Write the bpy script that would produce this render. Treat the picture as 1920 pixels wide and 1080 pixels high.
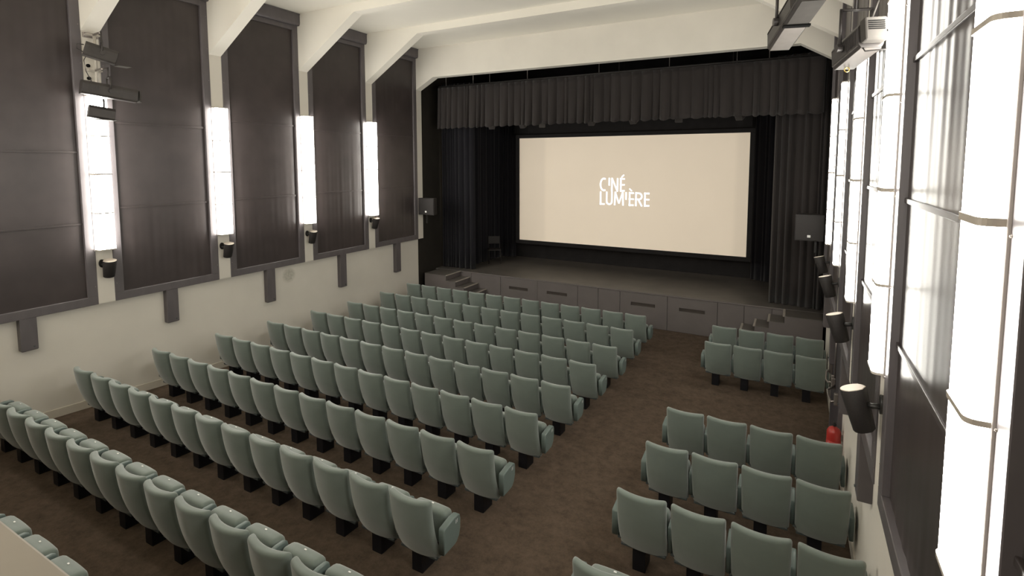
import bpy, bmesh, math, random
from mathutils import Vector, Matrix
random.seed(7)
S = bpy.context.scene
for o in list(bpy.data.objects):
    bpy.data.objects.remove(o)
COL = S.collection
R = math.radians
# ---------------------------------------------------------------- camera
cam_d = bpy.data.cameras.new('camera')
cam = bpy.data.objects.new('camera', cam_d)
COL.objects.link(cam)
S.camera = cam
CAM = Vector((9.6713, -11.4303, 3.4296))
yaw, pit, rol = R(28.5427), R(4.7166), R(-0.0752)
f = Vector((-math.sin(yaw)*math.cos(pit), math.cos(yaw)*math.cos(pit), -math.sin(pit)))
r = Vector((math.cos(yaw), math.sin(yaw), 0))
u = r.cross(f)
r2 = math.cos(rol)*r + math.sin(rol)*u
u2 = -math.sin(rol)*r + math.cos(rol)*u
M = Matrix((r2, u2, -f)).transposed().to_4x4()
M.translation = CAM
cam.matrix_world = M
cam_d.sensor_width = 36
cam_d.lens = 977.2/1920*36
cam_d.shift_y = -(540-385.05)/1920
cam_d.clip_start = 0.02
cam_d.clip_end = 60
# ---------------------------------------------------------------- world, exposure
W = bpy.data.worlds.new('world')
S.world = W
W.use_nodes = True
W.node_tree.nodes['Background'].inputs[0].default_value = (1, .93, .82, 1)
W.node_tree.nodes['Background'].inputs[1].default_value = 0.0
S.view_settings.view_transform = 'Standard'
S.view_settings.look = 'None'
S.view_settings.exposure = 0.0
S.view_settings.gamma = 1
S.view_settings.use_curve_mapping = False
S.cycles.use_denoising = True
S.cycles.max_bounces = 8
S.cycles.diffuse_bounces = 6
TUBE = 30.0        # strength of the tubular wall lights
FILL_POWER = 330.0     # unseen fill lamp added to brighten the hall (W)
SCREEN = 0.22
# added fill: one unseen lamp high at the rear, tilted up at the ceiling
def area(name, loc, rot, sx, sy, power, col):
    l = bpy.data.lights.new(name, 'AREA')
    l.shape = 'RECTANGLE'; l.size = sx; l.size_y = sy; l.energy = power; l.color = col
    o = bpy.data.objects.new(name, l); COL.objects.link(o)
    o.location = loc; o.rotation_euler = rot
    return o
fill_lamp = area('fill_uplight', (4.9, -13.3, 4.9), (R(130), 0, 0), 8.0, 0.6, FILL_POWER, (1, .95, .87))
# ---------------------------------------------------------------- materials
def mat(name, col, rough=.7, spec=.3, metal=0, noise=None, bump=None, emit=None, sheen=0):
    m = bpy.data.materials.new(name); m.use_nodes = True
    nt = m.node_tree; b = nt.nodes['Principled BSDF']
    b.inputs['Base Color'].default_value = (*col, 1)
    b.inputs['Roughness'].default_value = rough
    b.inputs['Specular IOR Level'].default_value = spec
    b.inputs['Metallic'].default_value = metal
    if sheen:
        b.inputs['Sheen Weight'].default_value = sheen
    if noise or bump:
        tc = nt.nodes.new('ShaderNodeTexCoord')
    if noise:      # (scale, amount, stretch)
        mp = nt.nodes.new('ShaderNodeMapping'); nt.links.new(tc.outputs['Object'], mp.inputs[0])
        mp.inputs['Scale'].default_value = noise[2] if len(noise) > 2 else (1, 1, 1)
        n = nt.nodes.new('ShaderNodeTexNoise'); n.inputs['Scale'].default_value = noise[0]
        n.inputs['Detail'].default_value = 5
        nt.links.new(mp.outputs[0], n.inputs['Vector'])
        cr = nt.nodes.new('ShaderNodeMapRange')
        cr.inputs[1].default_value = .3; cr.inputs[2].default_value = .7
        cr.inputs[3].default_value = 1-noise[1]; cr.inputs[4].default_value = 1+noise[1]
        nt.links.new(n.outputs['Fac'], cr.inputs[0])
        mx = nt.nodes.new('ShaderNodeVectorMath'); mx.operation = 'SCALE'
        mx.inputs[0].default_value = col
        nt.links.new(cr.outputs[0], mx.inputs['Scale'])
        nt.links.new(mx.outputs[0], b.inputs['Base Color'])
    if bump:       # (scale, strength, distance)
        n2 = nt.nodes.new('ShaderNodeTexNoise'); n2.inputs['Scale'].default_value = bump[0]
        n2.inputs['Detail'].default_value = 4
        nt.links.new(tc.outputs['Object'], n2.inputs['Vector'])
        bp = nt.nodes.new('ShaderNodeBump'); bp.inputs['Strength'].default_value = bump[1]
        bp.inputs['Distance'].default_value = bump[2]
        nt.links.new(n2.outputs['Fac'], bp.inputs['Height'])
        nt.links.new(bp.outputs[0], b.inputs['Normal'])
    if emit:
        b.inputs['Emission Color'].default_value = (*emit[0], 1)
        b.inputs['Emission Strength'].default_value = emit[1]
    return m
M_plaster = mat('plaster', (.67, .64, .575), .8, .2, noise=(1.3, .035), bump=(60, .08, .002))
M_ceil = mat('ceiling_paint', (.78, .75, .675), .85, .2, noise=(1.0, .02), bump=(40, .05, .002))
M_skirt = mat('skirting_paint', (.60, .56, .48), .45, .4, noise=(3, .04))
M_frame = mat('grey_paint', (.105, .094, .098), .42, .45, noise=(7, .10, (1, 1, .3)), bump=(25, .15, .003))
M_blind = mat('blind_cloth', (.046, .037, .036), .35, .4, noise=(2.2, .16), bump=(160, .1, .001))
M_batten = mat('blind_batten', (.046, .038, .037), .42, .5, noise=(6, .1))
M_carpet = mat('carpet', (.100, .074, .054), .95, .05, noise=(7.0, .45), bump=(230, .8, .01))
M_seat = mat('seat_fabric', (.128, .158, .137), .60, .3, noise=(9, .05), bump=(420, .12, .001), sheen=.45)
M_seatshell = mat('seat_panel', (.125, .16, .148), .38, .4, noise=(6, .03))
M_ped = mat('pedestal_black', (.006, .006, .008), .45, .35, noise=(12, .15))
M_hinge = mat('hinge_plastic', (.05, .06, .06), .5, .4, noise=(9, .1))
M_white = mat('white_tag', (.8, .8, .78), .5, .3, noise=(30, .02))
M_black = mat('stage_black', (.012, .0108, .0108), .8, .2, noise=(4, .2))
M_return = mat('stage_return', (.024, .021, .017), .6, .3, noise=(3, .15))
M_curt = mat('stage_curtain', (.0085, .008, .0105), .85, .15, noise=(3, .2, (1, 1, .1)), sheen=.1)
M_val = mat('valance_cloth', (.026, .022, .021), .85, .15, noise=(3, .15, (1, 1, .2)), sheen=.15)
M_stage = mat('stage_front_paint', (.112, .099, .095), .55, .35, noise=(3, .06), bump=(90, .1, .002))
M_deck = mat('stage_deck', (.085, .076, .067), .42, .5, noise=(2.4, .16), bump=(30, .1, .002))
M_nose = mat('step_nosing', (.30, .27, .235), .5, .4, noise=(6, .08))
M_slot = mat('handle_recess', (.05, .042, .036), .8, .2, noise=(6, .1))
M_spk = mat('speaker_grille', (.022, .019, .018), .6, .35, noise=(120, .25), bump=(300, .3, .001))
M_spk_toplit = mat('speaker_top_lit', (.42, .37, .31), .5, .4, noise=(8, .06))  # black case's top in a paler colour, standing in for light on it
M_spkb = mat('speaker_bracket', (.02, .019, .018), .4, .5, noise=(20, .1))
M_lamp = mat('lantern_metal', (.045, .040, .038), .42, .5, .2, noise=(14, .12), bump=(60, .08, .001))
M_lampl = mat('lantern_alloy', (.06, .055, .05), .7, .2, 0, noise=(14, .08))
M_under = mat('lantern_underside', (.20, .18, .165), .5, .4, noise=(14, .06))
M_under2 = mat('lantern_base', (.085, .075, .068), .5, .4, noise=(14, .06))
M_dark = mat('dark_gap', (.006, .006, .006), .9, .1, noise=(6, .1))
M_steel = mat('steel', (.32, .29, .27), .35, .5, .8, noise=(14, .1))
M_door = mat('door_paint', (.050, .043, .050), .5, .4, noise=(5, .08))
M_red = mat('extinguisher_red', (.36, .028, .022), .3, .5, noise=(9, .05))
M_paper = mat('paper_label', (.55, .50, .45), .6, .3, noise=(60, .25))
M_cable = mat('cable_rubber', (.03, .028, .027), .6, .3, noise=(20, .1))
M_pipe = mat('conduit_paint', (.42, .39, .34), .4, .4, noise=(12, .05))
M_strap = mat('light_strap', (.40, .36, .31), .45, .4, noise=(9, .04))
M_cap = mat('light_cap', (.55, .51, .46), .4, .4, noise=(9, .03))
M_plate = mat('light_backplate', (.42, .385, .37), .45, .4, noise=(9, .05))
M_gold = mat('brass', (.75, .55, .18), .3, .5, .8, noise=(14, .05))
M_ledge = mat('ledge_paint', (.235, .21, .175), .55, .35, noise=(2, .05))
M_glow = mat('light_diffuser', (.85, .83, .78), .4, .3, noise=(3, .01), emit=((1, .965, .885), TUBE))
M_screen = mat('screen_cloth', (.62, .55, .46), .75, .2, noise=(.8, .02), emit=((.72, .60, .455), SCREEN*2))
M_logo = mat('projected_lettering', (.8, .8, .8), .8, .1, noise=(3, .01), emit=((.88, .92, 1), 1.05))
M_lens = mat('lens_glass', (.03, .03, .035), .08, .6, noise=(5, .05))
# screen: the projected picture is a little dimmer in side bands, where the projector's mask falls
nt = M_screen.node_tree
tc = nt.nodes.new('ShaderNodeTexCoord'); sx = nt.nodes.new('ShaderNodeSeparateXYZ')
nt.links.new(tc.outputs['Object'], sx.inputs[0])
cr = nt.nodes.new('ShaderNodeValToRGB')
mr = nt.nodes.new('ShaderNodeMapRange'); mr.inputs[1].default_value = 1.36; mr.inputs[2].default_value = 8.532
nt.links.new(sx.outputs[0], mr.inputs[0]); nt.links.new(mr.outputs[0], cr.inputs[0])
e = cr.color_ramp.elements
e[0].position = 0; e[0].color = (.66, .66, .66, 1); e[1].position = 1; e[1].color = (.80, .80, .80, 1)
for p_, v_ in ((.05, .72), (.125, .77), (.143, .99), (.5, 1), (.945, .97), (.962, .80)):
    k = e.new(p_); k.color = (v_, v_, v_, 1)
mm = nt.nodes.new('ShaderNodeMath'); mm.operation = 'MULTIPLY'; mm.inputs[1].default_value = SCREEN*2
nt.links.new(cr.outputs[0], mm.inputs[0])
nt.links.new(mm.outputs[0], nt.nodes['Principled BSDF'].inputs['Emission Strength'])
_n = [n for n in M_carpet.node_tree.nodes if n.type == 'TEX_NOISE'][0]
_n.inputs['Detail'].default_value = 12; _n.inputs['Roughness'].default_value = .85
# left wall plaster with the rubbed grey patch below the second blind from the stage
M_wallL = M_plaster.copy(); M_wallL.name = 'plaster_with_patch'
nt = M_wallL.node_tree; b = nt.nodes['Principled BSDF']
lk = b.inputs['Base Color'].links[0].from_socket
tc = nt.nodes.new('ShaderNodeTexCoord')
mp = nt.nodes.new('ShaderNodeMapping'); mp.inputs['Location'].default_value = (.45, 3.53, -.86)
nt.links.new(tc.outputs['Object'], mp.inputs[0])
ln = nt.nodes.new('ShaderNodeVectorMath'); ln.operation = 'LENGTH'; nt.links.new(mp.outputs[0], ln.inputs[0])
mr = nt.nodes.new('ShaderNodeMapRange'); mr.inputs[1].default_value = .10; mr.inputs[2].default_value = .19
mr.inputs[3].default_value = 1; mr.inputs[4].default_value = 0
nt.links.new(ln.outputs['Value'], mr.inputs[0])
nz = nt.nodes.new('ShaderNodeTexNoise'); nz.inputs['Scale'].default_value = 22; nt.links.new(tc.outputs['Object'], nz.inputs['Vector'])
ml = nt.nodes.new('ShaderNodeMath'); ml.operation = 'MULTIPLY'
nt.links.new(mr.outputs[0], ml.inputs[0]); nt.links.new(nz.outputs['Fac'], ml.inputs[1])
mx = nt.nodes.new('ShaderNodeMix'); mx.data_type = 'RGBA'; mx.inputs[7].default_value = (.30, .30, .24, 1)
nt.links.new(ml.outputs[0], mx.inputs[0]); nt.links.new(lk, mx.inputs[6]); nt.links.new(mx.outputs[2], b.inputs['Base Color'])
# ---------------------------------------------------------------- helpers
def link(name, me, m, parent=None, smooth=False):
    o = bpy.data.objects.new(name, me); COL.objects.link(o)
    if m: me.materials.append(m)
    if smooth:
        for p in me.polygons: p.use_smooth = True
    if parent is not None: o.parent = parent
    return o
def done(name, bm, m, parent=None, smooth=False):
    bmesh.ops.recalc_face_normals(bm, faces=bm.faces)
    me = bpy.data.meshes.new(name); bm.to_mesh(me); bm.free()
    return link(name, me, m, parent, smooth)
def tag(o, label, cat, group=None, kind=None):
    o['label'] = label; o['category'] = cat
    if group: o['group'] = group
    if kind: o['kind'] = kind
    return o
def thing(name, label, cat, loc=(0, 0, 0), rz=0, group=None):
    o = bpy.data.objects.new(name, None); COL.objects.link(o)
    o.empty_display_size = .1
    o.location = loc; o.rotation_euler = (0, 0, rz)
    return tag(o, label, cat, group)
def struct(o):
    o['kind'] = 'structure'; return o
def box(bm, x0, x1, y0, y1, z0, z1, bev=0, seg=2):
    t = bmesh.new()
    bmesh.ops.create_cube(t, size=1)
    for v in t.verts:
        v.co = Vector(((x0+x1)/2+v.co.x*(x1-x0), (y0+y1)/2+v.co.y*(y1-y0), (z0+z1)/2+v.co.z*(z1-z0)))
    if bev:
        bmesh.ops.bevel(t, geom=t.edges[:], offset=bev, segments=seg, affect='EDGES', profile=.5)
    merge(bm, t)
def merge(bm, t, mtx=None):
    if mtx is not None: t.transform(mtx)
    me = bpy.data.meshes.new('tmp'); t.to_mesh(me); t.free(); bm.from_mesh(me); bpy.data.meshes.remove(me)
def B(name, x0, x1, y0, y1, z0, z1, m, parent=None, bev=0, seg=2):
    bm = bmesh.new(); box(bm, x0, x1, y0, y1, z0, z1, bev, seg); return done(name, bm, m, parent)
def prism(bm, pts, axis, a, b_):
    """polygon pts (2-tuples) extruded along axis from a to b_"""
    def P(p, t):
        if axis == 0: return (t, p[0], p[1])
        if axis == 1: return (p[0], t, p[1])
        return (p[0], p[1], t)
    A = [bm.verts.new(P(p, a)) for p in pts]; Bv = [bm.verts.new(P(p, b_)) for p in pts]
    n = len(pts)
    bm.faces.new(A); bm.faces.new(Bv[::-1])
    for i in range(n): bm.faces.new((A[i], Bv[i], Bv[(i+1) % n], A[(i+1) % n]))
def tube(bm, pts, rad, n=8, cap=True):
    pts = [Vector(p) for p in pts]; rings = []
    up = Vector((0, 0, 1))
    for i, p in enumerate(pts):
        d = (pts[min(i+1, len(pts)-1)]-pts[max(i-1, 0)]).normalized()
        a = d.cross(up)
        if a.length < 1e-3: a = d.cross(Vector((1, 0, 0)))
        a.normalize(); b_ = d.cross(a)
        rr = rad[i] if isinstance(rad, (list, tuple)) else rad
        rings.append([bm.verts.new(p+rr*(math.cos(t)*a+math.sin(t)*b_)) for t in [2*math.pi*k/n for k in range(n)]])
    for A, C in zip(rings, rings[1:]):
        for k in range(n): bm.faces.new((A[k], A[(k+1) % n], C[(k+1) % n], C[k]))
    if cap: bm.faces.new(rings[0]); bm.faces.new(rings[-1][::-1])
def T(name, pts, rad, m, parent=None, n=8):
    bm = bmesh.new(); tube(bm, pts, rad, n); return done(name, bm, m, parent, True)
def softbox(dx, dy, dz, rad, cx=5, cy=2, cz=5, seg=3):
    """rounded box centred at the origin with extra cuts, ready to bend"""
    t = bmesh.new(); bmesh.ops.create_cube(t, size=1)
    for v in t.verts: v.co = Vector((v.co.x*dx, v.co.y*dy, v.co.z*dz))
    bmesh.ops.bevel(t, geom=t.edges[:], offset=rad, segments=seg, affect='EDGES', profile=.5)
    for ax, d, n in ((0, dx, cx), (1, dy, cy), (2, dz, cz)):
        for i in range(1, n):
            co = Vector((0, 0, 0)); co[ax] = -(d/2-rad)+(d-2*rad)*i/n
            no = Vector((0, 0, 0)); no[ax] = 1
            bmesh.ops.bisect_plane(t, geom=t.verts[:]+t.edges[:]+t.faces[:], plane_co=co, plane_no=no, dist=1e-5)
    return t
# ---------------------------------------------------------------- room geometry constants
XL, XR = -.35, 10.255          # faces of the pilasters and blind frames
XLW, XRW = -.45, 10.355        # lower walls
ZC = 6.76                      # ceiling
ZB, ZT = 1.108, 6.49           # blind frames, bottom and top
COLY = [-11.42, -9.34, -7.28, -5.225, -3.157, -1.068, 1.02]   # near faces of the pilasters
CW = .245
rowyz = {0: (-10.02, .428), 1: (-8.928, .3672), 2: (-7.8251, .3057), 3: (-6.708, .2375), 4: (-5.596, .1756), 5: (-4.4777, .1122),
         6: (-3.3576, .0539), 7: (-2.2283, -.0063), 8: (-1.0854, -.010), 9: (0, -.0015)}
H = .90
prof = [(-13.6, .62-H)] + [(rowyz[k][0]+.29, rowyz[k][1]-H) for k in range(0, 10)]
prof[-3:] = [(rowyz[7][0]+.29, -.905), (2.1, -.905)]
def floor_z(y):
    for (a, za), (b_, zb) in zip(prof, prof[1:]):
        if y <= b_: return za+(zb-za)*(y-a)/(b_-a)
    return prof[-1][1]
# floor
bm = bmesh.new()
prism(bm, prof+[(2.1, -1.3), (-13.6, -1.3)], 0, XLW-.02, XRW+.02)
struct(done('floor', bm, M_carpet))
# ceiling with its portal beams
ceil = struct(B('ceiling', XL-.35, XR+.35, -13.6, 1.265, ZC, ZC+.12, M_ceil))
for y in COLY[:-1]:
    bm = bmesh.new()
    prism(bm, [(XL-.05, 5.51), (XL, 5.51), (1.40, 6.58), (8.52, 6.58), (XR, 5.51), (XR+.05, 5.51), (XR+.05, ZC), (XL-.05, ZC)], 1, y, y+CW)
    done('beam', bm, M_ceil, ceil)
# front wall above the stage opening
bm = bmesh.new()
prism(bm, [(XL-.35, 5.575), (XL, 5.575), (.28, 5.905), (9.66, 5.86), (XR, 5.50), (XR+.35, 5.5), (XR+.35, ZC), (XL-.35, ZC)], 1, 1.02, 1.265)
struct(done('wall_front', bm, M_plaster))
# side walls
def side_wall(name, sgn, xw, xf, m_low, label):
    # lower wall
    w = bmesh.new()
    a, b_ = (xw-.2, xw) if sgn < 0 else (xw, xw+.2)
    box(w, a, b_, -13.6, 1.13, -1.3, ZB)
    wl = struct(done(name, w, m_low))
    a2, b2 = (xw-.2, xf-.05) if sgn < 0 else (xf+.05, xw+.2)
    B('upper_wall', a2, b2, -13.6, 1.265, ZB, ZC, M_plaster, wl)
    a3, b3 = (xf-.051, xf) if sgn < 0 else (xf, xf+.051)
    for y in COLY:
        z1 = 5.51 if y < 1 else 5.575
        B('pilaster', a3, b3, y, y+CW, ZB, z1, M_plaster, wl)
    return wl
wl = side_wall('wall_left', -1, XLW, XL, M_wallL, '')
wr = side_wall('wall_right', 1, XRW, XR, M_plaster, '')
# skirting that follows the raked floor
def skirting(name, x0, x1, spans):
    bm = bmesh.new()
    for s0, s1 in spans:
        ys = [s0]+[p[0] for p in prof if s0 < p[0] < s1]+[s1]
        for a, b_ in zip(ys, ys[1:]):
            prism(bm, [(a, floor_z(a)-.02), (b_, floor_z(b_)-.02), (b_, floor_z(b_)+.13), (a, floor_z(a)+.13)], 0, x0, x1)
    return struct(done(name, bm, M_skirt))
skirting('baseboard_left', XLW, XLW+.018, [(-13.5, 1.12)])
skirting('baseboard_right', XRW-.018, XRW, [(-13.5, -3.28), (-1.66, 1.12)])
struct(B('wall_rear', XLW-.2, XRW+.2, -13.75, -13.6, -1.3, ZC+.12, M_plaster))
# balcony the picture was taken from
bal = struct(B('trim_1', XLW, XRW, -11.22, -10.95, 1.35, 2.47, M_ledge))
bal['label'] = 'cream balcony parapet'
B('coping', XLW, XRW, -11.26, -10.935, 2.47, 2.50, M_ledge, bal, .006)
B('balcony_floor', XLW, XRW, -13.6, -11.22, 1.35, 1.55, M_carpet, bal)
# emergency door between the right-hand seat blocks
d = struct(B('door_1', XRW-.025, XRW+.01, -3.22, -1.72, -.90, 1.105, M_door))
for a, b_ in ((-3.28, -3.20), (-1.74, -1.66)):
    B('door_frame', XRW-.05, XRW+.01, a, b_, -.905, 1.105, M_frame, d)
B('door_leaf', XRW-.045, XRW-.02, -3.19, -2.48, -.87, 1.06, M_door, d, .004)
B('door_leaf', XRW-.045, XRW-.02, -2.46, -1.75, -.87, 1.06, M_door, d, .004)
T('push_bar', [(XRW-.05, -3.12, .12), (XRW-.13, -3.10, .08), (XRW-.15, -2.8, .06), (XRW-.15, -2.62, .06), (XRW-.05, -2.55, .12)], .014, M_steel, d)
T('push_bar', [(XRW-.05, -2.40, .12), (XRW-.13, -2.36, .08), (XRW-.15, -2.2, .06), (XRW-.13, -1.9, .08), (XRW-.05, -1.85, .12)], .014, M_steel, d)
for y in (-3.12, -2.52, -2.40, -1.85):
    B('bar_bracket', XRW-.10, XRW-.044, y-.03, y+.03, .05, .22, M_steel, d, .01)
T('vertical_rod', [(XRW-.06, -2.52, .22), (XRW-.06, -2.52, 1.0)], .009, M_steel, d)
# ---------------------------------------------------------------- blinds in frames between the pilasters
BAYS = [(COLY[i]+CW, COLY[i+1]) for i in range(6)]       # 0 rear ... 5 by the stage
ORD = ['first', 'second', 'third', 'fourth', 'fifth', 'sixth', 'seventh', 'eighth', 'ninth', 'tenth', 'eleventh', 'twelfth', 'thirteenth']
def blind(side, i, seams, label):
    s = 1 if side == 'L' else -1                      # into the room
    xf = XL if side == 'L' else XR
    xw = XLW if side == 'L' else XRW
    y0, y1 = BAYS[i]
    yc = (y0+y1)/2
    root = thing('blackout_blind', label, 'blind', (xf, yc, ZB), 0, 'framed blackout blinds along the side walls')
    h = (y1-y0)/2
    def BX(name, dx0, dx1, ya, yb, za, zb, m, bev=.004):
        a, b_ = sorted((s*dx0, s*dx1))
        return B(name, a, b_, ya, yb, za, zb, m, root, bev, 1)
    L = ZT-ZB
    sw = .135
    BX('frame_rail', -.049, .012, -h, h, 0, .135, M_frame)
    BX('frame_rail', -.049, .012, -h+sw, h-sw, L-.10, L, M_frame)
    BX('frame_stile', -.049, .012, -h, -h+sw, .135, L, M_frame)
    BX('frame_stile', -.049, .012, h-sw, h, .135, L, M_frame)
    # roller housing
    bm = bmesh.new()
    pr = [(-.049, L), (.07, L), (.095, L+.02), (.105, L+.06), (.105, L+.235), (.115, L+.235), (.115, L+.262), (-.049, L+.262)]
    prism(bm, [(s*a, b_) for a, b_ in pr], 1, -h+.003, h-.003)
    done('roller_housing', bm, M_frame, root)
    # cloth: softly creased, so it catches the wall lights
    bm = bmesh.new()
    ny, nz = 110, 14
    ks = 1.0 if side == 'R' else .55
    rnd = random.Random(i*7+(side == 'R')*100)
    ph = [rnd.uniform(0, 6.28) for _ in range(6)]
    ya, yb, za, zb = -h+sw-.005, h-sw+.005, .125, L-.09
    V = []
    for k in range(nz+1):
        row = []
        z = za+(zb-za)*k/nz
        for j in range(ny+1):
            y = ya+(yb-ya)*j/ny
            t = (y-ya)/(yb-ya)
            env = .55+.45*math.sin(z*1.1+ph[4])
            d_ = (.0022*ks*math.sin(t*47+ph[0]+.25*z)+.0018*ks*math.sin(t*73+ph[1]-.2*z)+.0026*ks*math.sin(t*19+ph[2]))*env+.004*math.sin(t*math.pi)
            row.append(bm.verts.new((s*(-.034+d_), y, z)))
        V.append(row)
    for k in range(nz):
        for j in range(ny): bm.faces.new((V[k][j], V[k][j+1], V[k+1][j+1], V[k+1][j]))
    c = done('blind_cloth', bm, M_blind, root, True)
    for zz in seams:
        bm = bmesh.new()
        box(bm, *sorted((s*-.036, s*-.018)), ya, yb, zz-ZB-.016, zz-ZB+.016, .004, 2)
        done('batten', bm, M_blind if side == 'L' else M_batten, root)
    # post that drops from the frame to the lower wall
    zb_ = floor_z(yc)+1.17
    bm = bmesh.new()
    d0 = (xw-xf)*s
    a, b_ = sorted((s*d0, s*.012))
    box(bm, a, b_, -.10, .10, zb_-ZB, 0, 0)
    ed = [e_ for e_ in bm.edges if all(v.co.z < zb_-ZB+.01 for v in e_.verts)]
    bmesh.ops.bevel(bm, geom=ed, offset=.02, segments=3, affect='EDGES', profile=.5)
    done('drop_post', bm, M_frame, root)
    bm = bmesh.new(); tube(bm, [(s*.012, .05, zb_-ZB+.06), (s*.022, .05, zb_-ZB+.06)], .012, 8)
    done('catch', bm, M_hinge, root)
    # screws down the stiles
    if side == 'R' or i >= 1:
        bm = bmesh.new()
        for k in range(9):
            z = .3+k*.6
            for y in (-h+.03, h-.03):
                t = bmesh.new(); bmesh.ops.create_icosphere(t, subdivisions=1, radius=.006)
                merge(bm, t, Matrix.Translation((s*.013, y, z)))
        done('screws', bm, M_steel, root)['kind'] = 'stuff'
    return root
SE = {0: (4.05, 3.19, 2.27), 1: (3.60, 2.45), 2: (4.10, 2.67), 3: (4.26, 2.68), 4: (4.2, 2.70), 5: (4.2, 2.7)}
NAMEB = {5: 'nearest the stage', 4: 'second from the stage', 3: 'third from the stage', 2: 'fourth from the stage', 1: 'fifth from the stage', 0: 'behind the balcony'}
for i in range(1, 6):
    blind('L', i, SE[i], 'tall dark blackout blind in grey frame on left wall, %s' % NAMEB[i])
for i in range(0, 6):
    blind('R', i, (4.05, 3.19, 2.27), 'tall dark blackout blind in grey frame on right wall, %s' % NAMEB[i])
# ---------------------------------------------------------------- tubular wall lights on the pilasters
LZ = [2.021, 2.613, 3.246, 3.859, 4.486]
def wall_light(side, y, label):
    s = 1 if side == 'L' else -1
    xf = XL if side == 'L' else XR
    dep = .16 if side == 'L' else .082
    root = thing('wall_light', label, 'wall light', (xf, y+CW/2, LZ[0]), 0, 'tall glowing lights on the pilasters')
    h = CW/2
    hh = LZ[4]-LZ[0]
    r_ = .028
    def outline(g):
        o_ = [(0, -h-g*.0)]
        pts = [(s*.022, -h-g), (s*(dep-r_), -h-g)]
        for k in range(5):
            t = math.pi/2*k/4
            pts.append((s*(dep-r_+(r_+g)*math.sin(t)), -h-g+(r_+g)*(1-math.cos(t))))
        for k in range(5):
            t = math.pi/2*k/4
            pts.append((s*(dep-r_+(r_+g)*math.cos(t)), h+g-(r_+g)*(1-math.sin(t))))
        pts.append((s*.022, h+g))
        return pts
    B('backplate', *sorted((0, s*.022)), -h-.012, h+.006, -.03, hh+.03, M_plate, root, .002, 1)
    bm = bmesh.new(); prism(bm, outline(-.002), 2, .0, hh); done('diffuser', bm, M_glow, root)
    for z in LZ[1:4]:
        t_ = .013 if z == LZ[2] else .0095
        bm = bmesh.new(); prism(bm, outline(.005), 2, z-LZ[0]-t_, z-LZ[0]+t_)
        done('strap', bm, M_strap, root)
    for z0, z1 in ((-.016, 0), (hh, hh+.016)):
        bm = bmesh.new(); prism(bm, outline(.004), 2, z0, z1); done('end_cap', bm, M_cap, root)
    return root
LN = {1: 'behind the balcony', 2: 'farthest from the stage, behind the stage lanterns', 3: 'third from the stage', 4: 'second from the stage', 5: 'nearest the stage'}
for i in range(1, 6):
    wall_light('L', COLY[i], 'tall glowing white light on left wall pilaster, %s' % LN[i])
RN = {1: 'largest and nearest the camera', 2: 'second nearest the camera', 3: 'in the middle of the row', 4: 'second from the stage', 5: 'nearest the stage'}
RY = {1: -9.350, 2: -7.28, 3: -5.235, 4: -3.12, 5: -1.02}
for i in range(1, 6):
    wall_light('R', RY[i], 'tall glowing white light on right wall, %s' % RN[i])
# ---------------------------------------------------------------- surround speakers under the lights
def speaker(side, y, z, label, straight=False):
    s = 1 if side == 'L' else -1
    xf = XL if side == 'L' else XR
    root = thing('surround_speaker', label, 'speaker', (xf, y, z), 0, 'surround speakers under the wall lights')
    bm = bmesh.new()
    tube(bm, [(0, -.02, .015), (s*.018, -.02, .015)], .045, 16)
    for v in bm.verts: v.co.z = .015+(v.co.z-.015)*1.5
    done('wall_plate', bm, M_spkb, root)
    bm = bmesh.new()
    tube(bm, [(s*.015, -.02, .0), (s*.06, -.015, -.01), (s*.085, .0, -.012)], .018, 10)
    done('bracket_arm', bm, M_spkb, root, True)
    # body: curved grille in front, tapering case behind, narrower at the foot, nodding downward
    def ring(w, dpt, z0):
        pts = []
        for k in range(13):
            t = -math.pi/2+math.pi*k/12
            pts.append((math.cos(t)*dpt*.55, math.sin(t)*w/2, z0))
        pts += [(-dpt*.25, w*.38, z0), (-dpt*.45, w*.2, z0), (-dpt*.45, -w*.2, z0), (-dpt*.25, -w*.38, z0)]
        return pts
    levels = [(-.145, .80), (-.138, .86), (.0, .95), (.138, 1.03), (.145, 1.0)]
    rot = Matrix.Translation((s*.128, .03, -.065)) @ Matrix.Rotation(R(-22 if s < 0 else -8), 4, 'Z') @ Matrix.Rotation(0 if s > 0 else math.pi, 4, 'Z') @ Matrix.Rotation(R(17), 4, 'Y')
    bm = bmesh.new(); rg = []
    for zz, q in levels:
        rg.append([bm.verts.new(rot @ Vector(p)) for p in ring(.19*q, .15*q, zz)])
    n = len(rg[0])
    for A, C in zip(rg, rg[1:]):
        for k in range(n): bm.faces.new((A[k], A[(k+1) % n], C[(k+1) % n], C[k]))
    bm.faces.new(rg[0])
    body = done('cabinet', bm, M_spk, root, True)
    for p in body.data.polygons:
        if len(p.vertices) > 4: p.use_smooth = False
    bm = bmesh.new()
    a = [bm.verts.new(rot @ Vector((p[0], p[1], .1455))) for p in ring(.19, .15, 0)]
    b_ = [bm.verts.new(rot @ Vector((p[0]*.97, p[1]*.97, .150))) for p in ring(.19, .15, 0)]
    for k in range(n): bm.faces.new((a[k], a[(k+1) % n], b_[(k+1) % n], b_[k]))
    bm.faces.new(b_); bm.faces.new(a[::-1])
    done('cap', bm, M_spk_toplit, root)  # top face of the case, with the light on it painted in
SPK = {2: 'farthest from the stage', 3: 'third from the stage', 4: 'second from the stage', 5: 'nearest the stage'}
for i in range(2, 6):
    speaker('L', COLY[i]+.10, 1.76 if i < 5 else 1.87, 'small black speaker on left wall pilaster, %s' % SPK[i])
for i in range(2, 6):
    speaker('R', COLY[i]+.10, 1.76 if i < 5 else 1.70, 'small black speaker on right wall bracket, %s' % SPK[i])
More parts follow.
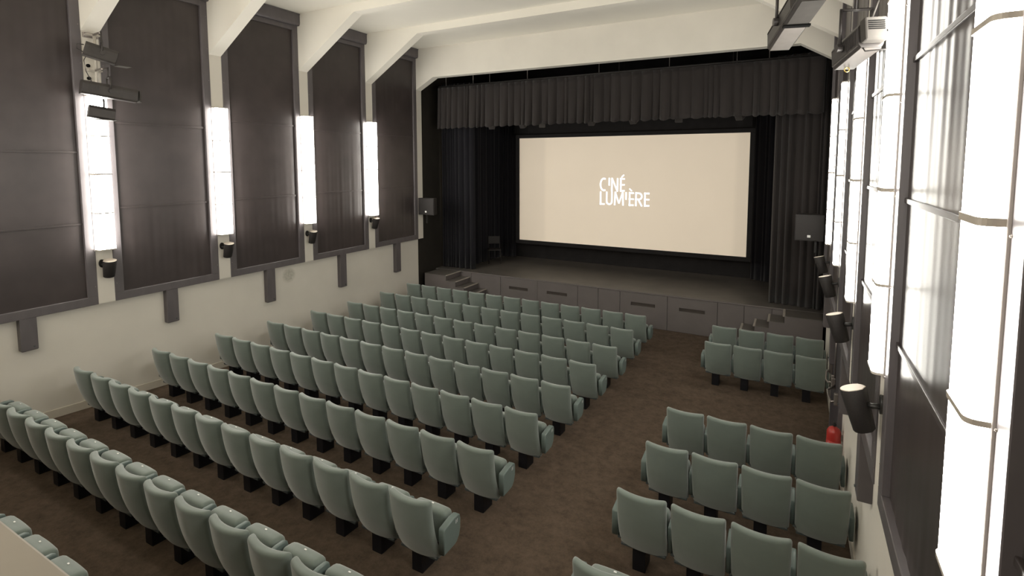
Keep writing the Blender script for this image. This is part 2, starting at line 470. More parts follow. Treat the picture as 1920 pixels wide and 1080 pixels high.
# ---------------------------------------------------------------- stage
YS, ZS = 2.018, .027
stage = tag(B('stage', XLW, XRW, YS+.02, 5.44, ZS-.04, ZS, M_deck), 'low black stage with matt deck and grey front panels', 'stage')
B('deck_edge', XLW, XRW, YS-.012, YS+.02, ZS-.035, ZS+.002, M_stage, stage, .004)
B('kickboard', .60, 9.60, YS+.015, YS+.05, -.905, -.87, M_slot, stage)
seams = [XLW+.02, .9077, 1.954, 3.1985, 4.439, 5.04, 5.648, 6.8965, 8.105, 8.705, 9.30, XRW-.02]
slots = {2: (2.252, 2.879), 3: (3.494, 4.122), 6: (5.95, 6.584), 7: (7.189, 7.813)}
for i, (a, b_) in enumerate(zip(seams, seams[1:])):
    a += .005; b_ -= .005
    z0, z1 = -.895, ZS-.04
    bm = bmesh.new()
    if i in slots:
        s0, s1 = slots[i]; t0, t1 = -.352, -.264
        box(bm, a, b_, YS, YS+.04, z0, t0); box(bm, a, b_, YS, YS+.04, t1, z1)
        box(bm, a, s0, YS, YS+.04, t0, t1); box(bm, s1, b_, YS, YS+.04, t0, t1)
    else:
        box(bm, a, b_, YS, YS+.04, z0, z1)
    p_ = done('front_panel', bm, M_stage, stage)
    if i in slots:
        B('handle_recess', s0, s1, YS+.03, YS+.045, t0, t1, M_slot, p_)
B('stage_base', XLW+.01, XRW-.01, YS+.06, 5.43, -.905, ZS-.045, M_dark, stage)
# steps either side of the stage
def steps(label, xs, x_end, s, yn):
    """xs: nosing positions from the top down; s=+1 descends to the right"""
    root = thing('stage_steps', label, 'steps', ((xs[0]+x_end)/2, (yn+YS)/2, -.905), 0, 'steps at either end of the stage')
    ox, oy, oz = root.location
    n = len(xs)
    rise = (ZS+.905)/(n)
    # solid carcass
    bm = bmesh.new()
    pts = [(x_end-ox, 0), (x_end-ox, ZS-.012-oz)]
    for k, x in enumerate(xs):
        zt = ZS-.012-k*rise-oz
        pts.append((x-ox-s*.012, zt)); pts.append((x-ox-s*.012, zt-rise if k < n-1 else 0))
    prism(bm, pts, 1, yn-oy+.004, YS-.014-oy)
    done('carcass', bm, M_stage, root)
    prev = x_end
    for k, x in enumerate(xs):
        z = ZS-k*rise-oz
        a, b_ = sorted((prev-ox, x-ox))
        B('tread', a, b_, yn-oy, YS-.014-oy, z-.014, z, M_deck, root, .003, 1)
        B('nosing', x-ox-.025, x-ox+.025, yn-oy+.002, YS-.016-oy, z-.02, z+.004, M_nose, root, .004, 1)
        prev = x
    return root
steps('dark grey wooden steps at the left end of the stage', [.51, .85, 1.155, 1.455, 1.755, 2.05], -.30, 1, 1.245)
steps('dark grey wooden steps at the right end of the stage', [9.56, 9.255, 8.965, 8.68, 8.39, 8.10], 10.31, -1, 1.39)
# stage house
wb = struct(B('wall_back', XLW-.6, XRW+.6, 5.5, 5.6, -1.3, 7.2, M_black))
tag(B('backcloth', -.42, 10.32, 5.15, 5.18, ZS+.006, 7.045, M_black), 'plain black backcloth across the stage behind the screen', 'curtain')
struct(B('wall_stage_left', XLW-.6, XLW-.02, 1.131, 5.5, -1.3, 7.2, M_return))
struct(B('wall_stage_right', XRW+.02, XRW+.6, 1.131, 5.5, -1.3, 7.2, M_black))
struct(B('trim_2', XLW-.6, XRW+.6, 1.27, 5.5, 7.05, 7.2, M_black))['label'] = 'black stage ceiling'
# curtains
def drape(name, p0, p1, z0, z1, nf, amp, m, label, cat='curtain', group=None, top=.45, seed=1, scallop=0, parent=None, sharp=1.0):
    rnd = random.Random(seed)
    p0 = Vector((*p0, 0)); p1 = Vector((*p1, 0)); L = (p1-p0).length
    d_ = (p1-p0).normalized(); nrm = Vector((d_.y, -d_.x, 0))
    N = nf*10; K = 10
    ws = [rnd.uniform(.45, 1.7) for _ in range(nf)]; tot = sum(ws); edges = [0]
    for w in ws: edges.append(edges[-1]+w/tot)
    am = [rnd.uniform(.45, 1.25) for _ in range(nf)]
    bm = bmesh.new(); F = []; G = []
    for k in range(K+1):
        t = k/K; z = z1+(z0-z1)*t
        fr, gr = [], []
        for j in range(N+1):
            q = j/N; fi = min(nf-1, j//10); loc = (j-fi*10)/10
            x = edges[fi]+(edges[fi+1]-edges[fi])*loc
            w = math.sin(loc*math.pi)
            off = amp*am[fi]*(w**sharp)*(top+(1-top)*t)
            zz = z-(scallop*am[fi]*w*t if scallop else 0)
            P = p0+d_*(x*L)+nrm*off+Vector((0, 0, zz))
            fr.append(bm.verts.new(P)); gr.append(bm.verts.new(P-nrm*.008))
        F.append(fr); G.append(gr)
    for k in range(K):
        for j in range(N):
            bm.faces.new((F[k][j], F[k+1][j], F[k+1][j+1], F[k][j+1]))
            bm.faces.new((G[k][j+1], G[k+1][j+1], G[k+1][j], G[k][j]))
    for j in range(N):
        bm.faces.new((F[K][j], G[K][j], G[K][j+1], F[K][j+1])); bm.faces.new((F[0][j+1], G[0][j+1], G[0][j], F[0][j]))
    for k in range(K):
        bm.faces.new((F[k][0], G[k][0], G[k+1][0], F[k+1][0])); bm.faces.new((F[k+1][N], G[k+1][N], G[k][N], F[k][N]))
    o = done(name, bm, m, parent, True)
    if label: tag(o, label, cat, group)
    return o
drape('valance', (-.10, 1.78), (10.15, 1.78), 4.50, 5.70, 50, .13, M_val, 'pleated black valance across the top of the stage opening', seed=3, scallop=.05, top=.30, sharp=.6)
G_ = 'black drapes masking the stage sides'
drape('stage_curtain', (-.40, 2.35), (.80, 2.45), ZS+.012, 5.9, 9, .10, M_curt, 'black curtain at the left front of the stage, behind the left steps', group=G_, seed=4, top=.8)
drape('stage_curtain', (9.20, 2.55), (10.30, 2.30), ZS+.012, 5.9, 8, .10, M_val, 'black curtain at the right front of the stage, behind the right steps', group=G_, seed=5, top=.8)
drape('stage_curtain', (-.40, 4.95), (.93, 4.95), ZS+.012, 5.9, 12, .09, M_curt, 'black curtain deep on the stage, just left of the screen', group=G_, seed=6, top=.85)
drape('stage_curtain', (8.62, 5.05), (10.33, 4.2), ZS+.012, 5.9, 14, .09, M_curt, 'black curtain deep on the stage, just right of the screen', group=G_, seed=8, top=.85)
drape('stage_curtain', (.33, 3.2), (.35, 4.75), ZS+.012, 5.9, 9, .08, M_curt, 'black curtain running back along the left side of the stage', group=G_, seed=9, top=.85)
# pipe the valance hangs from
pr_ = thing('valance_pipe', 'dark pipe on thin hangers above the black valance', 'pipe', (4.95, 1.83, 5.74))
T('pipe', [(-5.05, 0, 0), (5.2, 0, 0)], .024, M_cable, pr_)
for x in (.17, 1.15, 2.95, 6.85, 9.05):
    T('hanger', [(x-4.95, 0, .02), (x-4.95, 0, 1.30)], .006, M_steel, pr_, 6)
# border cloth behind the valance
bo = tag(B('stage_border', .98, 8.55, 4.70, 4.73, 4.40, 5.9, M_black), 'black border cloth hanging above the screen', 'curtain')
for x in (1.5, 4.7, 8.0): T('hanger', [(x, 4.715, 5.88), (x, 4.715, 7.05)], .006, M_steel, bo, 6)
# lanterns peeping out below the valance
for n_, (x, ang, tl) in enumerate(((1.62, 20, 'leftmost'), (2.66, -10, 'second from the left'), (3.28, 25, 'pale, third from the left'), (4.75, 0, 'above the lettering on the screen'), (5.9, -15, 'fifth from the left'), (7.05, 10, 'second from the right'), (8.45, -25, 'rightmost'))):
    t = thing('stage_lantern', 'small lantern peeping below the black valance, %s' % tl, 'stage light', (x, 2.12, 4.56), R(ang), 'lanterns behind the valance')
    bm = bmesh.new(); box(bm, -.09, .09, -.10, .10, -.12, .04, .02)
    bmesh.ops.rotate(bm, verts=bm.verts, matrix=Matrix.Rotation(R(35), 3, 'X'))
    done('lamp_body', bm, M_lampl if n_ == 2 else M_lamp, t)
    T('yoke', [(-.105, 0, -.03), (-.105, 0, .13), (.105, 0, .13), (.105, 0, -.03)], .008, M_steel, t, 6)
    T('hook', [(0, 0, .13), (0, 0, .32)], .01, M_steel, t, 6)
lp = thing('lantern_bar', 'lighting bar behind the black valance', 'pipe', (4.95, 2.12, 4.90))
T('pipe', [(-4.7, 0, 0), (4.7, 0, 0)], .024, M_cable, lp)
for x in (-3.4, 0, 3.4): T('hanger', [(x, 0, .02), (x, 0, 2.14)], .006, M_steel, lp, 6)
# ---------------------------------------------------------------- screen
SYc = 4.40
scr = thing('cinema_screen', 'wide beige projection screen with white lettering on it', 'screen', (0, SYc, 0))
B('screen_cloth', 1.36, 8.532, -.006, .006, .772, 4.240, M_screen, scr)
for a in ((1.22, 8.66, 4.240, 4.36), (1.22, 8.66, .64, .772), (1.22, 1.36, .772, 4.240), (8.532, 8.66, .772, 4.240)):
    B('masking', a[0], a[1], -.02, .02, a[2], a[3], M_black, scr, .006, 1)
for x in (1.7, 4.95, 8.2): T('hanger', [(x, 0, 4.35), (x, 0, 7.05)], .003, M_cable, scr, 5)
def stroke(bm, pts, w, closed=False):
    """flat strokes in the x-z plane, mitred"""
    P = [Vector(p) for p in pts]; n = len(P); l_, r__ = [], []
    for i in range(n):
        if closed: a, b_ = P[(i-1) % n], P[(i+1) % n]
        else: a, b_ = P[max(i-1, 0)], P[min(i+1, n-1)]
        d1 = (P[i]-a) if (P[i]-a).length > 1e-6 else (b_-P[i]); d2 = (b_-P[i]) if (b_-P[i]).length > 1e-6 else d1
        n1 = Vector((-d1.y, d1.x)).normalized(); n2 = Vector((-d2.y, d2.x)).normalized()
        m_ = (n1+n2)
        m_ = m_.normalized() if m_.length > 1e-4 else n1
        k = min(1/max(m_.dot(n1), .35), 1.8)*w/2
        l_.append(P[i]+m_*k); r__.append(P[i]-m_*k)
    fr = [[bm.verts.new((v.x, y, v.y)) for v in l_] for y in (-.012, -.0065)]
    gr = [[bm.verts.new((v.x, y, v.y)) for v in r__] for y in (-.012, -.0065)]
    m2 = n if closed else n-1
    for i in range(m2):
        j = (i+1) % n
        bm.faces.new((fr[0][i], fr[0][j], gr[0][j], gr[0][i])); bm.faces.new((fr[1][j], fr[1][i], gr[1][i], gr[1][j]))
        bm.faces.new((fr[0][j], fr[0][i], fr[1][i], fr[1][j])); bm.faces.new((gr[0][i], gr[0][j], gr[1][j], gr[1][i]))
    if not closed:
        for i in (0, n-1): bm.faces.new((fr[0][i], gr[0][i], gr[1][i], fr[1][i]))
def arc(cx, cy, rx, ry, a0, a1, n=12):
    return [(cx+rx*math.cos(R(a0+(a1-a0)*k/n)), cy+ry*math.sin(R(a0+(a1-a0)*k/n))) for k in range(n+1)]
w = .046; hw = w/2
def glyph(ch, x0, x1, z0, z1):
    bm = bmesh.new()
    a, b_, c, d_ = x0+hw, x1-hw, z0+hw, z1-hw
    cx, cz = (a+b_)/2, (c+d_)/2
    if ch == 'C':
        rx = (b_-a)*.62
        stroke(bm, arc(a+rx, cz, rx, d_-cz, 62, 298, 16), w)
    elif ch in 'I': stroke(bm, [((x0+x1)/2, z0), ((x0+x1)/2, z1)], w)
    elif ch == 'N':
        stroke(bm, [(a, z0), (a, z1)], w); stroke(bm, [(b_, z0), (b_, z1)], w); stroke(bm, [(a, z1), (b_, z0)], w*.95)
    elif ch == 'E':
        stroke(bm, [(a, z0), (a, z1)], w)
        for z in (c, cz, d_): stroke(bm, [(x0, z), (x1, z)], w)
    elif ch == 'L': stroke(bm, [(a, z0), (a, z1)], w); stroke(bm, [(x0, c), (x1, c)], w)
    elif ch == 'U': 
        rx = (b_-a)/2
        stroke(bm, [(a, z1)]+arc(cx, c+rx, rx, rx, 180, 360, 10)+[(b_, z1)], w)
    elif ch == 'M':
        stroke(bm, [(a, z0), (a+.015, z1)], w); stroke(bm, [(b_, z0), (b_-.015, z1)], w)
        stroke(bm, [(a+.015, z1), (cx, z0+.06)], w*.9); stroke(bm, [(b_-.015, z1), (cx, z0+.06)], w*.9)
    elif ch == 'R':
        stroke(bm, [(a, z0), (a, z1)], w)
        q = (d_-cz)/2
        stroke(bm, [(x0, d_), (b_-q, d_)]+arc(b_-q, cz+q, q, q, 90, -90, 10)+[(x0, cz)], w)
        stroke(bm, [(cx-.02, cz), (b_+.005, z0)], w)
    elif ch == '/': stroke(bm, [(x0, z0), (x1, z1)], w*.8)
    elif ch == '\\': stroke(bm, [(x0, z1), (x1, z0)], w*.8)
    return done('letter', bm, M_logo, scr)
for g in (('C', 4.232, 4.455, 2.52, 2.942), ('I', 4.502, 4.575, 2.70, 2.938), ('N', 4.602, 4.831, 2.52, 2.938), ('E', 4.888, 5.034, 2.523, 2.938), ('/', 4.93, 5.01, 2.965, 3.04),
          ('L', 4.24, 4.40, 2.09, 2.508), ('U', 4.440, 4.655, 2.09, 2.508), ('M', 4.700, 5.015, 2.088, 2.508), ('I', 5.050, 5.118, 2.27, 2.504), ('E', 5.172, 5.325, 2.088, 2.506), ('\\', 5.185, 5.265, 2.54, 2.615),
          ('R', 5.370, 5.595, 2.085, 2.506), ('E', 5.645, 5.804, 2.085, 2.506)):
    glyph(*g)
# dim chair standing in the dark at the left of the stage
ch = thing('stage_chair', 'dim dark chair standing at the left of the stage by the curtain', 'chair', (.76, 3.70, ZS+.001), R(35))
for x_ in (-.19, .19):
    for y_ in (-.19, .19):
        T('leg', [(x_*1.08, y_*1.08, 0), (x_, y_, .45 if y_ < 0 else .88)], .012, M_spk, ch, 8)
B('seat', -.21, .21, -.21, .21, .44, .475, M_spk, ch, .012)
B('backrest', -.20, .20, .175, .20, .62, .88, M_spk, ch, .01)
T('stretcher', [(-.2, -.2, .2), (.2, -.2, .2)], .009, M_spk, ch, 6)
# ---------------------------------------------------------------- big speakers beside the stage
def big_speaker(label, x0, x1, z0, z1, y0, y1, wallx):
    cx = (x0+x1)/2
    t = thing('stage_speaker', label, 'speaker', (cx, (y0+y1)/2, z0), 0, 'large loudspeakers at the sides of the stage')
    hx, hy, hz = (x1-x0)/2, (y1-y0)/2, z1-z0
    bm = bmesh.new(); prism(bm, [(-hx, -hy+.012), (hx, -hy+.012), (hx*.72, hy), (-hx*.72, hy)], 2, 0, hz); done('cabinet', bm, M_spk, t)
    B('grille', -hx+.012, hx-.012, -hy, -hy+.014, .012, hz-.012, M_spk, t, .003, 1)
    B('badge', -.035, .025, -hy-.004, -hy, .07, .12, M_white, t, .003, 1)
    s = 1 if wallx > cx else -1
    a, b_ = sorted((wallx-cx, s*hx*.7))
    B('wall_bracket', a, b_, hy-.10, hy-.02, hz*.4, hz*.6, M_spkb, t)
    B('safety_arm', s*hx*.5-.02, s*hx*.5+.02, hy-.06, hy-.02, -.28, 0.0, M_spkb, t)
big_speaker('black loudspeaker left of the stage beside the white pilaster', -.335, .235, 1.86, 2.36, 1.03, 1.30, XL)
big_speaker('black loudspeaker right of the stage next to the last wall light', 9.70, 10.22, 1.80, 2.34, .90, 1.24, XR)
# ---------------------------------------------------------------- stage lanterns on the side walls
def lantern_box(root, p0, p1, w, h, m, ribs=True, name='lamp_body', front=None):
    """boxy barrel from p0 (rear) to p1 (lens end)"""
    p0, p1 = Vector(p0), Vector(p1); d_ = (p1-p0); L = d_.length; d_.normalize()
    q = d_.to_track_quat('Y', 'Z').to_matrix().to_4x4()
    q.translation = p0
    bm = bmesh.new()
    pts = [(-w*.32, h/2), (w*.32, h/2), (w/2, h*.28), (w/2, -h*.36), (w*.40, -h/2), (-w*.40, -h/2), (-w/2, -h*.36), (-w/2, h*.28)]
    prism(bm, pts, 1, 0, L)
    bm.transform(q); done(name, bm, m, root)
    if ribs:
        bm = bmesh.new()
        for k in range(7):
            y = L*.10+k*.022
            box(bm, -w/2-.004, w/2+.004, y, y+.008, -h*.30, h*.26)
        bm.transform(q); done('cooling_fins', bm, m, root)
        bm = bmesh.new()
        for s in (-1, 1):
            box(bm, s*w*.5-.004, s*w*.5+.004, .02, L-.01, -h*.40, -h*.33)
            box(bm, s*w*.5-.004, s*w*.5+.004, .02, L-.01, h*.20, h*.25)
        bm.transform(q); done('side_rail', bm, M_lampl, root)
    bm = bmesh.new(); box(bm, -w*.38, w*.38, L, L+.006, -h*.38, h*.38)
    bm.transform(q); done('lens', bm, M_lens, root)
    return q, L
def yoke(root, q, L, w, up, at=.5, drop=0.0):
    bm = bmesh.new()
    c = q @ Vector((0, L*at, 0)); ax = (q.to_3x3() @ Vector((1, 0, 0))).normalized()
    top = Vector((c.x, c.y, c.z+up))
    tube(bm, [c-ax*(w/2+.012), top-ax*(w/2+.012)], .011, 8)
    tube(bm, [c+ax*(w/2+.012), top+ax*(w/2+.012)], .011, 8)
    tube(bm, [top-ax*(w/2+.02), top+ax*(w/2+.02)], .011, 8)
    done('yoke', bm, M_lamp, root, True)
    for s in (-1, 1):
        bm = bmesh.new(); tube(bm, [c+ax*s*(w/2), c+ax*s*(w/2+.035)], .030, 14); done('knob', bm, M_lamp, root)
    return top
# left wall, on the pilaster farthest from the stage
YC = COLY[2]+CW/2
rig = thing('lighting_pole', 'pale vertical conduit pole with brackets on the left wall pilaster farthest from the stage', 'pole', (XL, YC, 4.6))
T('pole', [(.10, .02, -.02), (.10, .02, .88)], .024, M_pipe, rig)
for z in (.86, .30):
    B('wall_bracket', 0, .12, -.09, .10, z-.012, z+.012, M_pipe, rig, .004, 1)
    T('clamp', [(.10, .0, z), (.26, .02, z+.02), (.30, .03, z+.02)], .016, M_steel, rig)
for z in (.38, .18):
    T('cable_gland', [(0, -.05, z), (.02, -.05, z)], .028, M_dark, rig, 12)
T('cable', [(.03, -.07, .55), (.05, -.12, .45), (.05, -.10, .28), (.03, -.02, .12), (.03, .0, .0)], .006, M_cable, rig, 6)
B('socket_strip', .0, .03, -.10, .10, .82, .90, M_steel, rig, .004, 1)
l1 = thing('stage_lantern', 'dark stage lantern with flap, topmost of three on the left wall', 'stage light', (0, 0, 0), 0, 'lanterns on the left wall')
q, L = lantern_box(l1, (.02, -7.40, 5.18), (.16, -7.03, 5.07), .20, .215, M_lamp)
tp = yoke(l1, q, L, .17, .20, .55)
T('hanger', [tp, (tp.x, tp.y, 5.46), (-.06, YC+.03, 5.47)], .013, M_lamp, l1)
B('barn_door', .08, .25, -7.05, -6.86, 4.955, 4.962, M_lampl, l1)
T('handle', [(-.01, -7.40, 5.13), (-.03, -7.47, 5.17), (-.02, -7.47, 5.24), (.0, -7.39, 5.24)], .008, M_lamp, l1)
l2 = thing('stage_lantern', 'long dark profile lantern aimed at the stage, middle one on the left wall', 'stage light', (0, 0, 0), 0, 'lanterns on the left wall')
q, L = lantern_box(l2, (.08, -7.50, 4.585), (.22, -6.81, 4.50), .19, .205, M_lamp)
tp = yoke(l2, q, L, .17, .22, .50)
T('hanger', [tp, (tp.x, tp.y, 4.91), (-.05, YC+.03, 4.91)], .013, M_lamp, l2)
bm = bmesh.new(); box(bm, -.012, .012, -.06, .06, -.09, .09); bm.transform(Matrix.Translation((.233, -6.775, 4.495)) @ Matrix.Rotation(R(84), 4, 'Z')); done('colour_frame', bm, M_lampl, l2)
l3 = thing('stage_lantern', 'short wide flood lantern over the light, lowest on the left wall', 'stage light', (0, 0, 0), 0, 'lanterns on the left wall')
q, L = lantern_box(l3, (-.03, -7.38, 4.235), (.06, -7.07, 4.185), .20, .19, M_lamp, ribs=False)
T('hanger', [(.06, -7.20, 4.28), (.06, -7.20, 4.43)], .014, M_lamp, l3)
B('front_lip', -.08, .17, -7.38, -7.05, 4.098, 4.106, M_lampl, l3)
# right wall: two big lanterns close to the camera
rg = thing('lighting_pole', 'vertical pole and crossbar holding the two lanterns at the top right', 'pole', (XR, -7.158, 4.6))
T('pole', [(-.12, .0, .0), (-.12, .0, .895)], .024, M_lampl, rg)
for z in (.30, .85): B('wall_bracket', -.14, -.001, -.05, .05, z-.012, z+.012, M_lampl, rg, .004, 1)
T('crossbar', [(-.12, 0, .32), (-.12, .188, .34), (-.45, .188, .37), (-.85, .188, .42)], .02, M_lampl, rg)
lA = thing('stage_lantern', 'long dark profile lantern with pale underside, left of two at the top right', 'stage light', (0, 0, 0), 0, 'lanterns at the top right')
q, L = lantern_box(lA, (9.735, -7.42, 4.585), (9.507, -6.52, 4.438), .175, .19, M_lamp)
bm = bmesh.new(); box(bm, -.07, .07, L*.5, L-.02, -.101, -.095); bm.transform(q); done('underside_panel', bm, M_under, lA)
bm = bmesh.new(); box(bm, -.07, .07, .03, L*.42, -.101, -.095); bm.transform(q); done('vent_panel', bm, M_lampl, lA)
bm = bmesh.new(); box(bm, -.09, .09, L*.44, L*.48, -.108, -.094); bm.transform(q); done('joint_band', bm, M_dark, lA)
tp = yoke(lA, q, L, .175, .25, .62)
T('hanger', [tp, (tp.x, tp.y, 4.99), (9.46, -6.97, 5.01)], .013, M_lamp, lA)
T('cable', [(9.60, -6.80, 4.60), (9.57, -6.85, 4.68), (9.60, -6.95, 4.72), (9.70, -7.1, 4.70), (9.78, -7.2, 4.9), (10.0, -7.0, 5.1)], .006, M_cable, lA, 6)
lB = thing('stage_lantern', 'short finned stage lantern with side knob, right of two at the top right', 'stage light', (0, 0, 0), 0, 'lanterns at the top right')
q, L = lantern_box(lB, (10.085, -7.06, 4.30), (9.952, -6.66, 4.22), .155, .185, M_lamp)
bm = bmesh.new(); box(bm, -.065, .065, .01, L-.02, -.099, -.092); bm.transform(q); done('underside_panel', bm, M_under2, lB)
bm = bmesh.new(); box(bm, -.07, .07, -.08, .0, -.07, .09, .012); bm.transform(q); done('rear_housing', bm, M_lampl, lB)
bm = bmesh.new()
for k in range(5): box(bm, -.05, .05, -.085, -.079, .0+k*.014, .006+k*.014)
bm.transform(q); done('vent_slots', bm, M_dark, lB)
tp = yoke(lB, q, L, .175, .27, .55)
T('hanger', [tp, (tp.x, tp.y, tp.z+.35), (10.135, -6.97, tp.z+.38)], .013, M_lamp, lB)
bm = bmesh.new()
cc = q @ Vector((.0, L-.06, -.115))
for k in range(16):
    a, b_ = 2*math.pi*k/16, 2*math.pi*(k+1)/16
    tube(bm, [cc+Vector((.016*math.cos(a), 0, .016*math.sin(a))), cc+Vector((.016*math.cos(b_), 0, .016*math.sin(b_)))], .004, 6)
done('ring', bm, M_gold, lB)
T('cable', [q @ Vector((.05, -.06, .02)), q @ Vector((.10, -.12, -.08)), q @ Vector((.04, -.10, -.15)), q @ Vector((-.04, .0, -.12)), q @ Vector((-.06, .03, -.05))], .005, M_cable, lB, 6)
T('safety_chain', [q @ Vector((0, -.02, .10)), (10.15, -7.0, 4.62), (10.16, -6.98, 4.9)], .007, M_lampl, lB, 6)
# ---------------------------------------------------------------- fire extinguisher
ex = thing('fire_extinguisher', 'red fire extinguisher on the right wall behind the right-hand seats', 'extinguisher', (XRW-.105, -3.50, -.56))
bm = bmesh.new()
tube(bm, [(0, 0, 0), (0, 0, .02), (0, 0, .40), (0, 0, .445), (0, 0, .465), (0, 0, .475)], [.07, .085, .085, .065, .035, .02], 20)
done('cylinder', bm, M_red, ex, True)
bm = bmesh.new(); tube(bm, [(0, 0, .12), (0, 0, .29)], .0862, 20); done('instruction_label', bm, M_red, ex, True)
bm = bmesh.new(); tube(bm, [(0, 0, .47), (0, 0, .51)], .018, 10); box(bm, -.012, .012, -.09, .04, .51, .53); box(bm, -.010, .010, -.08, .03, .545, .558)
done('valve_handle', bm, M_spkb, ex)
T('hose', [(0, .03, .50), (.02, .10, .46), (.03, .115, .30), (.03, .11, .12)], .011, M_cable, ex)
B('wall_bracket', .07, .104, -.03, .03, .30, .36, M_steel, ex)
bm = bmesh.new()
for a in range(-70, 20, 10):
    x0, y0 = .0868*math.cos(R(a-100)), .0868*math.sin(R(a-100)); x1, y1 = .0868*math.cos(R(a-90)), .0868*math.sin(R(a-90))
    if a < -30: continue
    vs = [bm.verts.new(p) for p in ((x0, y0, .15), (x1, y1, .15), (x1, y1, .25), (x0, y0, .25))]; bm.faces.new(vs)
done('paper_label', bm, M_paper, ex)
# ---------------------------------------------------------------- seats
SW = .480
def make_back():
    h = .665; t = softbox(SW, .074, h, .030, 8, 2, 8, 4)
    for v in t.verts:
        x, y, z = v.co
        fr = 1-(z+h/2)/h                      # 0 top .. 1 bottom
        lean = .012+.045*fr+.12*fr**3
        wrap = .064*(x/(SW/2))**2*(1-.25*fr)
        taper = 1-.035*fr
        swell = (.012 if y > 0 else 0)*math.cos(x/(SW/2)*1.4)
        dz = -.001*math.cos(x/(SW/2)*1.5)*(1 if z > h/2-.05 else 0)
        v.co = Vector((x*taper+SW/2, y+.037+lean+wrap-.066+.03*fr+swell, z+H-h/2+dz))
    return t
def make_cushion():
    # tipped-up seat: a fat pillow standing on edge in front of the backrest
    t = softbox(.425, .155, .36, .050, 5, 3, 4, 4)
    for v in t.verts:
        x, y, z = v.co
        k = 1-(x/.2075)**2
        v.co = Vector((x+SW/2, y*(1+.05*k)+.376+.06*(-z)*.3, z+.425+(.006*k if z > .1 else 0)-.012*(y/.08)*(1 if z > .1 else 0)))
    return t
def make_arm(hw_=.0215):
    t = bmesh.new()
    pts = [(.135, .335), (.135, .572), (.150, .592), (.30, .612), (.375, .608), (.402, .59), (.412, .55), (.408, .45), (.385, .385), (.345, .345), (.31, .335)]
    prism(t, pts, 0, -hw_, hw_)
    bmesh.ops.bevel(t, geom=[e_ for e_ in t.edges if abs(e_.verts[0].co.x-e_.verts[1].co.x) < 1e-5], offset=min(.012, hw_*.6), segments=3, affect='EDGES', profile=.5)
    return t
def mesh_of(bm, name, m, smooth=True):
    bmesh.ops.recalc_face_normals(bm, faces=bm.faces)
    me = bpy.data.meshes.new(name); bm.to_mesh(me); bm.free(); me.materials.append(m)
    if smooth:
        for p in me.polygons: p.use_smooth = True
    return me
me_back = mesh_of(make_back(), 'backrest', M_seat)
me_cush = mesh_of(make_cushion(), 'cushion', M_seat)
me_arm = mesh_of(make_arm(), 'armrest', M_seatshell)
me_arm2 = mesh_of(make_arm(.034), 'armrest_end', M_seatshell)
for me in (me_arm, me_arm2):
    for p in me.polygons: p.use_smooth = abs(p.normal.x) < .995
bm = bmesh.new(); box(bm, .13, .26, .185, .39, -.012, .31, .004, 1); box(bm, .10, .38, .17, .40, .275, .30); me_ped = mesh_of(bm, 'pedestal', M_ped, False)
bm = bmesh.new(); box(bm, .02, .46, .15, .22, .235, .265, .006, 1); box(bm, -.01, .03, .14, .36, .31, .334); me_hin = mesh_of(bm, 'seat_hinge', M_hinge, False)
bm = bmesh.new(); box(bm, .232, .255, .382, .394, .610, .6145); me_tag = mesh_of(bm, 'number_tag', M_white, False)
bm = bmesh.new()
for yy in (.330, .352): 
    t = bmesh.new(); box(t, .0335, .0350, -.003, .003, -.018, .018); t.transform(Matrix.Translation((0, yy, .56))@Matrix.Rotation(R(-8), 4, 'X')); merge(bm, t)
me_num = mesh_of(bm, 'seat_number', M_white, False)
def child(name, me, root, loc=(0, 0, 0)):
    o = bpy.data.objects.new(name, me); COL.objects.link(o); o.parent = root; o.location = loc; return o
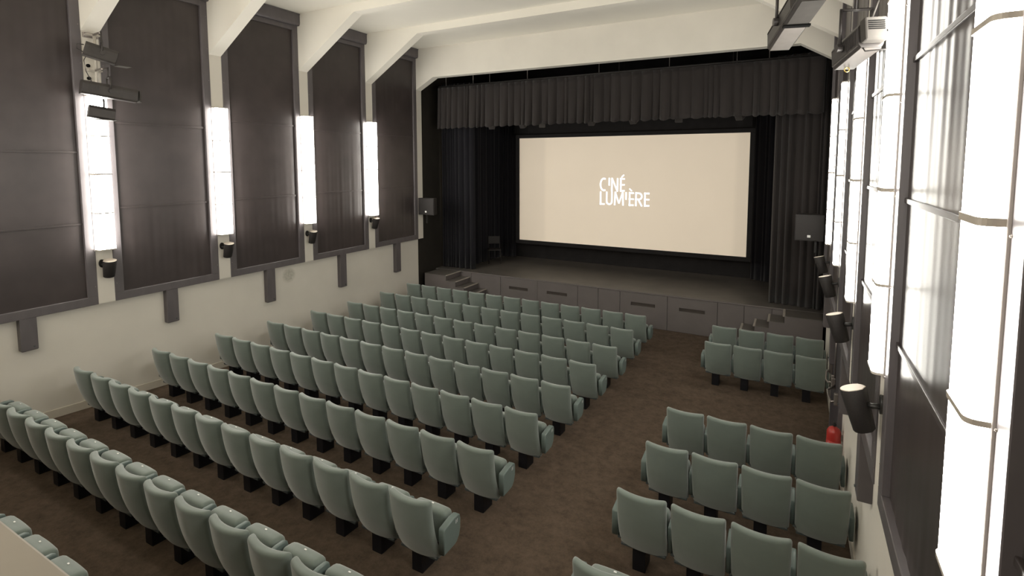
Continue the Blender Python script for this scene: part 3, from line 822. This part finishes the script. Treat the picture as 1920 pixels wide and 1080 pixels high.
def seat(x, y, z, pitch, label, group, first=False, last=False, block='L'):
    root = thing('cinema_chair', label, 'seat', (x, y, z), 0, group)
    child('backrest', me_back, root)
    c = child('cushion', me_cush, root)
    child('number_tag', me_tag, c)
    child('pedestal', me_ped, root)
    child('hinge', me_hin, root)
    off = (pitch-SW)/2
    if first: child('armrest', me_arm2, root, (-.040, 0, 0))
    else: child('armrest', me_arm, root, (-off, 0, 0))
    if last:
        if block == 'L':
            a = child('armrest', me_arm2, root, (.529, 0, 0)); child('seat_number', me_num, a)
        else: child('armrest', me_arm, root, (SW+.026, 0, 0))
    return root
NR = {9: 'front row by the stage', 8: 'second row from the stage', 7: 'third row from the stage', 6: 'fourth row from the stage', 5: 'fifth row from the stage', 4: 'sixth row from the stage', 3: 'seventh row from the stage', 2: 'eighth row from the stage', 1: 'ninth row from the stage', 0: 'tenth row under the balcony'}
LROW = {9: (-.0027, .5305), 8: (-.0137, .5322), 7: (-.0245, .5341), 6: (-.0114, .5319), 5: (-.0131, .5317), 4: (-.007, .5306), 3: (-.0055, .5301), 2: (.0185, .5273), 1: (.0403, .5244), 0: (.09, .5244)}
for rw in range(9, -1, -1):
    x0, pt = LROW[rw]; y, z = rowyz[rw]
    for k in range(13):
        if rw == 0 and not 6 <= k <= 9: continue
        lab = 'grey-green folding seat, %s from the left wall, %s' % (ORD[k], NR[rw])
        if rw == 0: lab = 'grey-green seat half hidden by the cream balcony ledge, %s of four' % ['topmost', 'second from the top', 'third from the top', 'lowest'][k-6]
        seat(x0+k*pt, y, z-H, pt, lab, 'left block, '+NR[rw], k == 0, k == 12)
RROW = {9: (8.2409, .5182, 4), 8: (8.2485, .5148, 4), 5: (8.2524, .5152, 4), 4: (8.2479, .5153, 4), 3: (8.2442, .520, 4), 2: (8.231, .52, 4)}
RNM = {9: 'front row', 8: 'second row', 5: 'third row, just behind the gap', 4: 'fourth row', 3: 'fifth row', 2: 'sixth row'}
for rw, (x0, pt, n) in RROW.items():
    y, z = rowyz[rw]
    z = {9: .0028, 8: -.003, 5: .125, 4: .19, 3: .255, 2: .312}[rw]
    for k in range(n if rw > 2 else 1):
        lab = 'grey-green seat, %s from the aisle in the right block, %s' % (ORD[k], RNM[rw])
        seat(x0+k*pt, y, max(z-H, floor_z(y+.29)), pt, lab, 'right block, '+RNM[rw], k == 0, k == 3, 'R')
